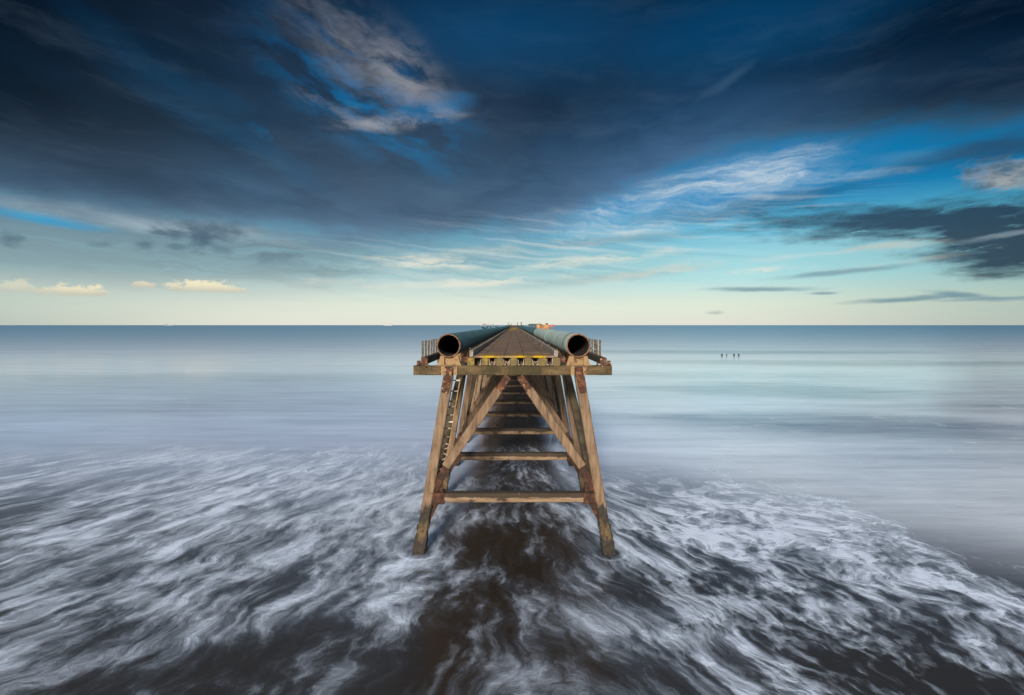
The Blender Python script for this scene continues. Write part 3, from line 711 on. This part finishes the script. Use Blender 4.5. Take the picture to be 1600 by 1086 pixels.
def build_pipe(s, label, spans):
    cx, cz, ro = s * 2.47 + (-0.02 if s < 0 else -0.02), H - 0.78, 0.445
    root = empty('pipeline', (cx, D0, H - 1.2)); tag(root, label, 'pipe', 'twin pipes along the pier')
    first = True
    for (y0, y1, mat) in spans:
        pl = pipe_length(y0, y1, cx, cz, ro, mat, root, first, 0.5 if y0 < 60 else 1.5)
        if mat == 'pale': pl['label'] = 'pale grey green pipe length'
        if not first:
            bm = B(); seg = 56; rr = []
            for (yy, r_) in ((y0 - 0.07, ro + 0.005), (y0 - 0.06, ro + 0.026), (y0 + 0.06, ro + 0.026), (y0 + 0.07, ro + 0.005)):
                rr.append([bm.verts.new((cx + r_ * math.cos(2 * math.pi * k / seg), yy, cz + r_ * math.sin(2 * math.pi * k / seg))) for k in range(seg)])
            for i in range(3):
                for k in range(seg): bm.faces.new((rr[i][k], rr[i][(k + 1) % seg], rr[i + 1][(k + 1) % seg], rr[i + 1][k]))
            c = link('joint_collar', bm, mat, root, True); c.matrix_parent_inverse = Matrix.Translation(-root.location)
        first = False
    bm = B(); seg = 56; rr = []       # rust-bitten rim round the open end
    for (yy, r_) in ((D0 - 0.012, ro - 0.038), (D0 - 0.014, ro + 0.006), (D0 + 0.05, ro + 0.008), (D0 + 0.06, ro + 0.002)):
        rr.append([bm.verts.new((cx + (r_ + random.uniform(-.006, .006)) * math.cos(2 * math.pi * k / seg), yy - D0 + D0 + random.uniform(-.006, .006), cz + (r_ + random.uniform(-.004, .004)) * math.sin(2 * math.pi * k / seg))) for k in range(seg)])
    for i in range(3):
        for k in range(seg): bm.faces.new((rr[i][k], rr[i][(k + 1) % seg], rr[i + 1][(k + 1) % seg], rr[i + 1][k]))
    c = link('rim', bm, 'rim', root); c.matrix_parent_inverse = Matrix.Translation(-root.location)
    # dark scuffed band near the mouth
    bm = B()
    a0, a1 = (R(75), R(185)) if s > 0 else (R(-25), R(15))
    yb = D0 + (1.5 if s > 0 else 0.8)
    pts = [(cx + (ro + 0.006) * math.cos(a0 + (a1 - a0) * i / 20), yb, cz + (ro + 0.006) * math.sin(a0 + (a1 - a0) * i / 20)) for i in range(21)]
    tube(bm, pts, [0.006 + 0.012 * math.sin(math.pi * i / 20) for i in range(21)], 6)
    c = link('weld_seam', bm, 'rust_dark', root); c.matrix_parent_inverse = Matrix.Translation(-root.location)
build_pipe(-1, 'long dark teal pipe on the left of the deck, open black mouth', [(D0, 31.5, 'teal'), (31.5, 44, 'teal'), (44, 62, 'teal'), (62, 90, 'teal'), (90, 140, 'teal'), (140, 200, 'teal'), (200, END - 2, 'teal')])
build_pipe(1, 'long pipe on the right of the deck with pale grey green front lengths', [(D0, 33, 'pale'), (33, 52, 'pale'), (52, 75, 'teal'), (75, 110, 'teal'), (110, 160, 'teal'), (160, 210, 'teal'), (210, END - 2, 'teal')])

# ------------------------------------------------------------------ railings, ladder, loose pipe
def build_railing(s, y0, label):
    root = empty('railing', (s * 3.5, y0, H - 1.25)); tag(root, label, 'railing', 'rows of stub posts along the pier edges')
    for k in range(12):
        y = y0 + k * 0.68 + random.uniform(-.03, .03); top = -0.62 + random.uniform(-.015, .015)
        bm = B(); x = s * (3.50 + random.uniform(-.015, .015))
        bar(bm, (x, y, H - 1.26), (x + random.uniform(-.012, .012), y, H + top), 0.068, 0.068, 8, 0.004, 0.012)
        box(bm, x - 0.05, x + 0.05, y - 0.05, y + 0.05, H - 1.25, H - 1.22, 0.006)
        p = link('post', bm, 'post', root); p.matrix_parent_inverse = Matrix.Translation(-root.location)
build_railing(-1, D0 + 0.18, 'row of rusty upright posts on the left edge beam, beside the teal pipe')
build_railing(1, D0 + 1.35, 'row of rusty upright posts on the right edge beam, behind a bent white tube')
def build_bits():
    bm = B()
    cp = [(922, 544, 22.6), (927, 545.2, 22.1), (933.6, 548, 21.6), (938, 550.6, 21.1), (941, 553.4, 20.75), (942.8, 557, 20.5), (943.6, 561.5, 20.3)]
    pts = [((px - 803) / F * d, d, H - (py - 508) / F * d) for px, py, d in cp]
    tube(bm, pts, 0.028, 8)
    tag(link('bent_tube', bm, 'white', None, True), 'bent white tube curving down against the right hand railing posts', 'tube')
    # ladder behind the front left leg
    top = Vector((-2.27, D0 + 0.55, H - 1.95)); bot = Vector((-2.83, D0 + 0.42, H - 5.75)); d = bot - top
    root = empty('ladder', bot); tag(root, 'narrow rusty ladder with broken rungs behind the front left leg', 'ladder')
    inv_ = Matrix.Translation(-bot)
    for k in (-1, 1):
        bm = B(); bar(bm, top + Vector((k * 0.19, 0, 0)), bot + Vector((k * 0.15 - 0.02, 0, 0)), 0.045, 0.06, 24, 0.005, 0.008)
        o = link('rail', bm, 'ochre', root); o.matrix_parent_inverse = inv_
    ts = [(0.055, 0, 'white'), (0.165, 0, 'channel'), (0.27, .01, 'lichen'), (0.325, -.02, 'channel'), (0.41, -.01, 'channel'), (0.48, .0, 'white'), (0.545, 0, 'channel'), (0.63, .01, 'ochre'), (0.70, .05, 'channel'), (0.755, -.05, 'channel'), (0.80, .08, 'channel'), (0.86, -.06, 'channel'), (0.96, .0, 'white')]
    for t, sk, mt in ts:
        c = top + d * t; hw = 0.19 - 0.04 * t
        bm = B(); bar(bm, c + Vector((-hw, -0.03, sk)), c + Vector((hw, -0.03, -sk)), 0.05, 0.05, 5, 0.004, 0.01)
        o = link('rung', bm, mt, root); o.matrix_parent_inverse = inv_
build_bits()

# ------------------------------------------------------------------ far end of the pier
def sub(name, bm, mat, root, smooth=False):
    o = link(name, bm, mat, root, smooth); o.matrix_parent_inverse = Matrix.Translation(-root.location); return o
MAT['cabin'] = mat_plain('rusty_orange_plating', (0.16, 0.075, 0.028), (0.40, 0.21, 0.085), 0.9, 0.8, 0.3)
MAT['shed'] = mat_plain('mossy_green_sheet', (0.02, 0.045, 0.036), (0.05, 0.085, 0.065), 0.6)
MAT['iron'] = mat_plain('black_iron', (0.010, 0.009, 0.009), (0.04, 0.032, 0.026), 2)
MAT['hull_red'] = mat_plain('red_hull', (0.30, 0.06, 0.07), (0.40, 0.10, 0.10), 0.1)
MAT['hull_grey'] = mat_plain('hazy_grey_hull', (0.13, 0.16, 0.20), (0.18, 0.21, 0.25), 0.1)  # distance haze put into the ship colours
MAT['ship_white'] = mat_plain('ship_white', (0.40, 0.40, 0.39), (0.50, 0.50, 0.48), 0.1)
MAT['ship_tan'] = mat_plain('ship_tan', (0.27, 0.27, 0.25), (0.34, 0.33, 0.30), 0.1)
def build_far():
    # rusty plated cabin on its own piled platform to the right
    d = 122.0; s = d / F
    x0, x1 = (838.5 - 803) * s, (860 - 803) * s; zt = H + 1.0 * s
    root = empty('cabin', ((x0 + x1) / 2, d + 1.5, 0)); tag(root, 'rusty orange plated cabin standing in the sea right of the far pier', 'cabin')
    bm = B(); z0 = H - 2.2
    n = 9
    for i in range(n):          # ribbed plating
        a0 = x0 + (x1 - x0) * i / n; a1 = x0 + (x1 - x0) * (i + 1) / n
        box(bm, a0, a1, d + (0.0 if i % 2 else 0.22), d + 3.0, z0, zt - (0.05 if i % 3 else 0.0))
    sub('plated_wall', bm, 'cabin', root)
    bm = B(); box(bm, (853 - 803) * s, (856.6 - 803) * s, d + 0.6, d + 1.6, zt - 0.1, zt + 0.30, 0.03); sub('roof_hatch', bm, 'iron', root)
    bm = B(); box(bm, (851.3 - 803) * s, (853.2 - 803) * s, d - 0.03, d + 0.10, z0, z0 + 1.35); sub('door', bm, 'iron', root)
    bm = B(); box(bm, x0 - 0.5, x1 + 0.5, d - 0.5, d + 3.5, z0 - 0.4, z0 - 0.005); sub('platform', bm, 'beam', root)
    for px in (x0, x1):
        for py in (d, d + 3.0):
            bm = B(); bar(bm, (px, py, -1.5), (px, py, z0 - 0.4), 0.4, 0.4, 8, 0.01, 0.05); sub('pile', bm, 'concrete', root)
    # low green roofed conveyor shed between the pipe and the cabin
    d = 140.0; s = d / F; x0, x1 = (825.5 - 803) * s, (847 - 803) * s
    root = empty('shed', ((x0 + x1) / 2, d + 2, 0)); tag(root, 'low open shed with dark green roof left of the orange cabin', 'shed')
    zr = H + 2.3 * s
    bm = B(); plate(bm, [(x0, zr - 0.34), (x0 + 0.35, zr - 0.03), (x1 - 0.2, zr - 0.03), (x1, zr - 0.30), (x1, zr - 0.42), (x0, zr - 0.44)], d, d + 4); sub('roof', bm, 'shed', root)
    for i in range(5):
        px = x0 + 0.25 + (x1 - x0 - 0.5) * i / 4
        bm = B(); box(bm, px - 0.07, px + 0.07, d + 0.1, d + 0.24, H - 1.3, zr - 0.43); sub('post', bm, 'iron', root)
    bm = B(); box(bm, x0 - 0.6, x1 + 0.4, d - 0.3, d + 4.3, H - 1.7, H - 1.3); sub('floor_slab', bm, 'beam', root)
    bm = B(); box(bm, x0, x1, d + 0.05, d + 0.1, H - 0.62, H - 0.50); box(bm, x0, x1 - 1.0, d + 0.04, d + 0.09, H - 0.2, H - 0.10); sub('side_rail', bm, 'iron', root)
    for px in (x0, x1):
        for py in (d, d + 4):
            bm = B(); bar(bm, (px, py, -1.5), (px, py, H - 1.7), 0.4, 0.4, 8, 0.01, 0.05); sub('pile', bm, 'concrete', root)
    # dark barrier across the far end
    d = END - 1.0; s = d / F
    root = empty('barrier', (0, d, ZD)); tag(root, 'dark low barrier across the far end of the pier deck', 'barrier')
    bm = B(); box(bm, -4.3, 5.2, d, d + 0.2, H - 0.55, H - 0.08); box(bm, -1.6, 1.6, d + .02, d + .18, ZD + 0.0, H - 0.553); sub('beam', bm, 'iron', root)
    for px in (-4.0, -1.9, 2.0, 4.9):
        bm = B(); box(bm, px - 0.15, px + 0.15, d - 0.06, d + 0.26, ZD - 0.4, H - 0.04); sub('post', bm, 'iron', root)
    # davit with a curled head, two dark posts and a short bollard
    d = END - 6
    s = d / F
    root = empty('davit', ((794.5 - 803) * s, d, ZD)); tag(root, 'small curled dark davit at the far pier end above the teal pipe', 'davit')
    x = (794 - 803) * s
    bm = B(); tube(bm, [(x + 0.6, d, ZD - 0.2), (x + 0.3, d, H - 0.1), (x - 0.05, d, H + 0.45), (x - 0.1, d, H + 0.9), (x + 0.1, d, H + 1.25), (x + 0.42, d, H + 1.3)], 0.13, 8); sub('arm', bm, 'iron', root, True)
    bm = B(); tube(bm, [(x + 0.3, d, H - 0.1), (x + 1.0, d, H + 0.1), (x + 1.6, d, H + 0.35), (x + 1.85, d, H + 0.95)], 0.08, 8); sub('stay', bm, 'iron', root, True)
    bm = B(); box(bm, x + 0.9, x + 1.7, d - 0.3, d + 0.3, ZD - 0.2, H + 0.05, 0.05); sub('winch_box', bm, 'iron', root)
    for (px, wd, top, nm, lab) in ((808.6, 0.30, 1.35, 'mooring_post', 'thin dark post at the far pier end, left of the stout one'), (814.4, 0.42, 1.45, 'mooring_post', 'stout dark post at the far pier end, right of the thin one')):
        x = (px - 803) * s; r_ = wd / 2
        root = empty(nm, (x, d, ZD)); tag(root, lab, 'post', 'posts at the far pier end')
        bm = B(); tube(bm, [(x, d, ZD - 0.1), (x, d, H + top - 0.45)], [r_, r_ * 0.9], 10); sub('shaft', bm, 'iron', root)
        bm = B(); tube(bm, [(x, d, H + top - 0.46), (x, d, H + top - 0.3), (x, d, H + top - 0.02), (x, d, H + top)], [r_ * 0.92, r_ * 1.4, r_ * 1.4, r_ * 0.9], 10); sub('cap', bm, 'iron', root)
build_far()

# ------------------------------------------------------------------ stumps in the open sea
def build_stumps():
    d = H * F / (556.6 - 508)
    labs = ('leftmost black timber stump of the four in the open sea', 'thinnest black timber stump, second of the four in the sea', 'third black timber stump from the left in the open sea', 'rightmost black timber stump of the four in the open sea')
    for (px, wd, lab) in zip((1128.0, 1135.5, 1147.0, 1154.2), (0.40, 0.22, 0.40, 0.38), labs):
        x = (px - 803) / F * d; r_ = wd / 2; h = 0.66
        o_ = B()
        tube(o_, [(0, 0, -1.2), (0, 0, 0.1), (0.01, 0, h * 0.6), (0, 0, h - 0.04), (0, 0, h)], [r_ * 1.08, r_ * 1.05, r_, r_ * 0.98, r_ * 0.7], 10)
        o = link('timber_stump', o_, 'iron'); o.location = (x, d, 0)
        tag(o, lab, 'stump', 'timber stumps in the open sea')
build_stumps()

# ------------------------------------------------------------------ ships on the horizon
def build_ship(px, wpx, d, label, hull, house_at, house_h, n_crane, load=None, draft=0.0):
    s = d / F; x = (px - 803) * s; L = wpx * s; hw = L / 2; bw_ = L * 0.075; hh = L * 0.07
    root = empty('cargo_ship', (x, d, 0)); tag(root, label, 'ship', 'ships on the horizon')
    bm = B()
    out = [(-hw, 0.7), (-hw * 0.92, 1.0), (hw * 0.80, 1.0), (hw * 0.95, 0.45), (hw * 1.02, 0.0), (hw * 0.95, -0.45), (hw * 0.80, -1.0), (-hw * 0.92, -1.0), (-hw, -0.7)]
    lo = [bm.verts.new((x + a_ * 0.97, d + b_ * bw_, -2)) for a_, b_ in out]; hi = [bm.verts.new((x + a_, d + b_ * bw_, hh * (1.25 if a_ > hw * .75 else 1.0))) for a_, b_ in out]
    bm.faces.new(lo[::-1]); bm.faces.new(hi); n = len(out)
    for i in range(n): bm.faces.new((lo[i], lo[(i + 1) % n], hi[(i + 1) % n], hi[i]))
    sub('hull', bm, hull, root)
    hx = x + hw * house_at
    bm = B(); box(bm, hx - L * 0.06, hx + L * 0.06, d - bw_ * .8, d + bw_ * .8, hh * 0.95, hh + house_h * 0.7); box(bm, hx - L * 0.04, hx + L * 0.045, d - bw_, d + bw_, hh + house_h * 0.7, hh + house_h)
    sub('deckhouse', bm, 'ship_white' if load else 'ship_tan', root)
    bm = B(); box(bm, hx - L * 0.055, hx - L * 0.025, d - 3, d + 3, hh + house_h, hh + house_h * 1.3); sub('funnel', bm, 'hull_red' if load else 'hull_grey', root)
    for i in range(n_crane):
        cx = x - hw * 0.55 + L * 0.72 * (i + 0.5) / n_crane
        bm = B(); tube(bm, [(cx, d, hh * 0.9), (cx, d, hh + house_h * 0.9), (cx + L * 0.03, d, hh + house_h * 1.1)], L * 0.006, 6); sub('mast', bm, 'ship_tan', root)
    if load:
        bm = B(); box(bm, x - hw * 0.45, x - hw * 0.02, d - bw_ * .8, d + bw_ * .8, hh * 0.98, hh * 1.9); sub('deck_cargo', bm, load, root)
build_ship(264.5, 13, 6500, 'small grey cargo ship on the horizon at the far left', 'hull_grey', -0.75, 13, 3)
build_ship(607, 15, 7500, 'faint pale ship on the horizon between the grey ship and the pier', 'ship_tan', 0.7, 12, 4)
build_ship(759.5, 23, 6000, 'long white and red ship on the horizon just left of the pier end', 'hull_grey', -0.72, 13, 3, 'hull_red')
def build_boat():
    d = 3000.0; s = d / F; x = (861.5 - 803) * s; L = 9.5 * s
    root = empty('red_boat', (x, d, 0)); tag(root, 'small red boat on the horizon showing right of the orange cabin', 'boat')
    bm = B(); n = 7
    out = [(-.5, .6), (.3, 1), (.5, 0), (.3, -1), (-.5, -.6)]
    lo = [bm.verts.new((x + a_ * L * .92, d + b_ * 4, -1)) for a_, b_ in out]; hi = [bm.verts.new((x + a_ * L, d + b_ * 4.5, 10.2 if a_ < .4 else 11.5)) for a_, b_ in out]
    bm.faces.new(lo[::-1]); bm.faces.new(hi)
    for i in range(5): bm.faces.new((lo[i], lo[(i + 1) % 5], hi[(i + 1) % 5], hi[i]))
    sub('hull', bm, 'hull_red', root)
    bm = B(); box(bm, x - L * .42, x - L * .2, d - 3, d + 3, 10.1, 14, 0.4); sub('deckhouse', bm, 'ship_white', root)
build_boat()

# ------------------------------------------------------------------ birds resting on the left pipe
def build_birds():
    top = H - 0.78 + 0.45
    for (px, sc_, kind, lab) in ((755.3, 0.85, 0, 'dark bird crouched low on the teal pipe, the nearest of the birds'), (761.3, 0.8, 1, 'dark upright bird on the teal pipe, second from the camera'), (766.2, 0.7, 1, 'dark upright bird on the teal pipe, third from the camera'), (775.4, 0.85, 0, 'dark bird crouched on the teal pipe, the farthest of the birds')):
        d = 2.62 * F / (803 - px); x = -2.60; z = top - 0.03
        root_l = Vector((x, d, z)); k = sc_
        bm = B()
        if kind == 0:
            spine = [(-0.26, 0.07), (-0.15, 0.12), (0.0, 0.15), (0.12, 0.17), (0.17, 0.21), (0.22, 0.225), (0.28, 0.215)]; rad = [0.012, 0.05, 0.085, 0.07, 0.042, 0.038, 0.008]
        else:
            spine = [(-0.20, 0.05), (-0.11, 0.12), (-0.02, 0.20), (0.05, 0.28), (0.08, 0.35), (0.11, 0.38), (0.18, 0.375)]; rad = [0.012, 0.05, 0.085, 0.07, 0.04, 0.038, 0.008]
        tube(bm, [(a_ * k, 0, b_ * k) for a_, b_ in spine], [r_ * k for r_ in rad], 10)
        for q in (-1, 1): tube(bm, [(0.0, q * 0.03, 0.10 * k), (0.0, q * 0.035, -0.01), (0.05, q * 0.04, -0.012)], 0.009, 5)
        o = link('bird', bm, 'iron', None, True); o.location = root_l; o.rotation_euler = (0, 0, R(random.choice((10, 170, 200))))
        tag(o, lab, 'bird', 'birds on the left pipe')
build_birds()
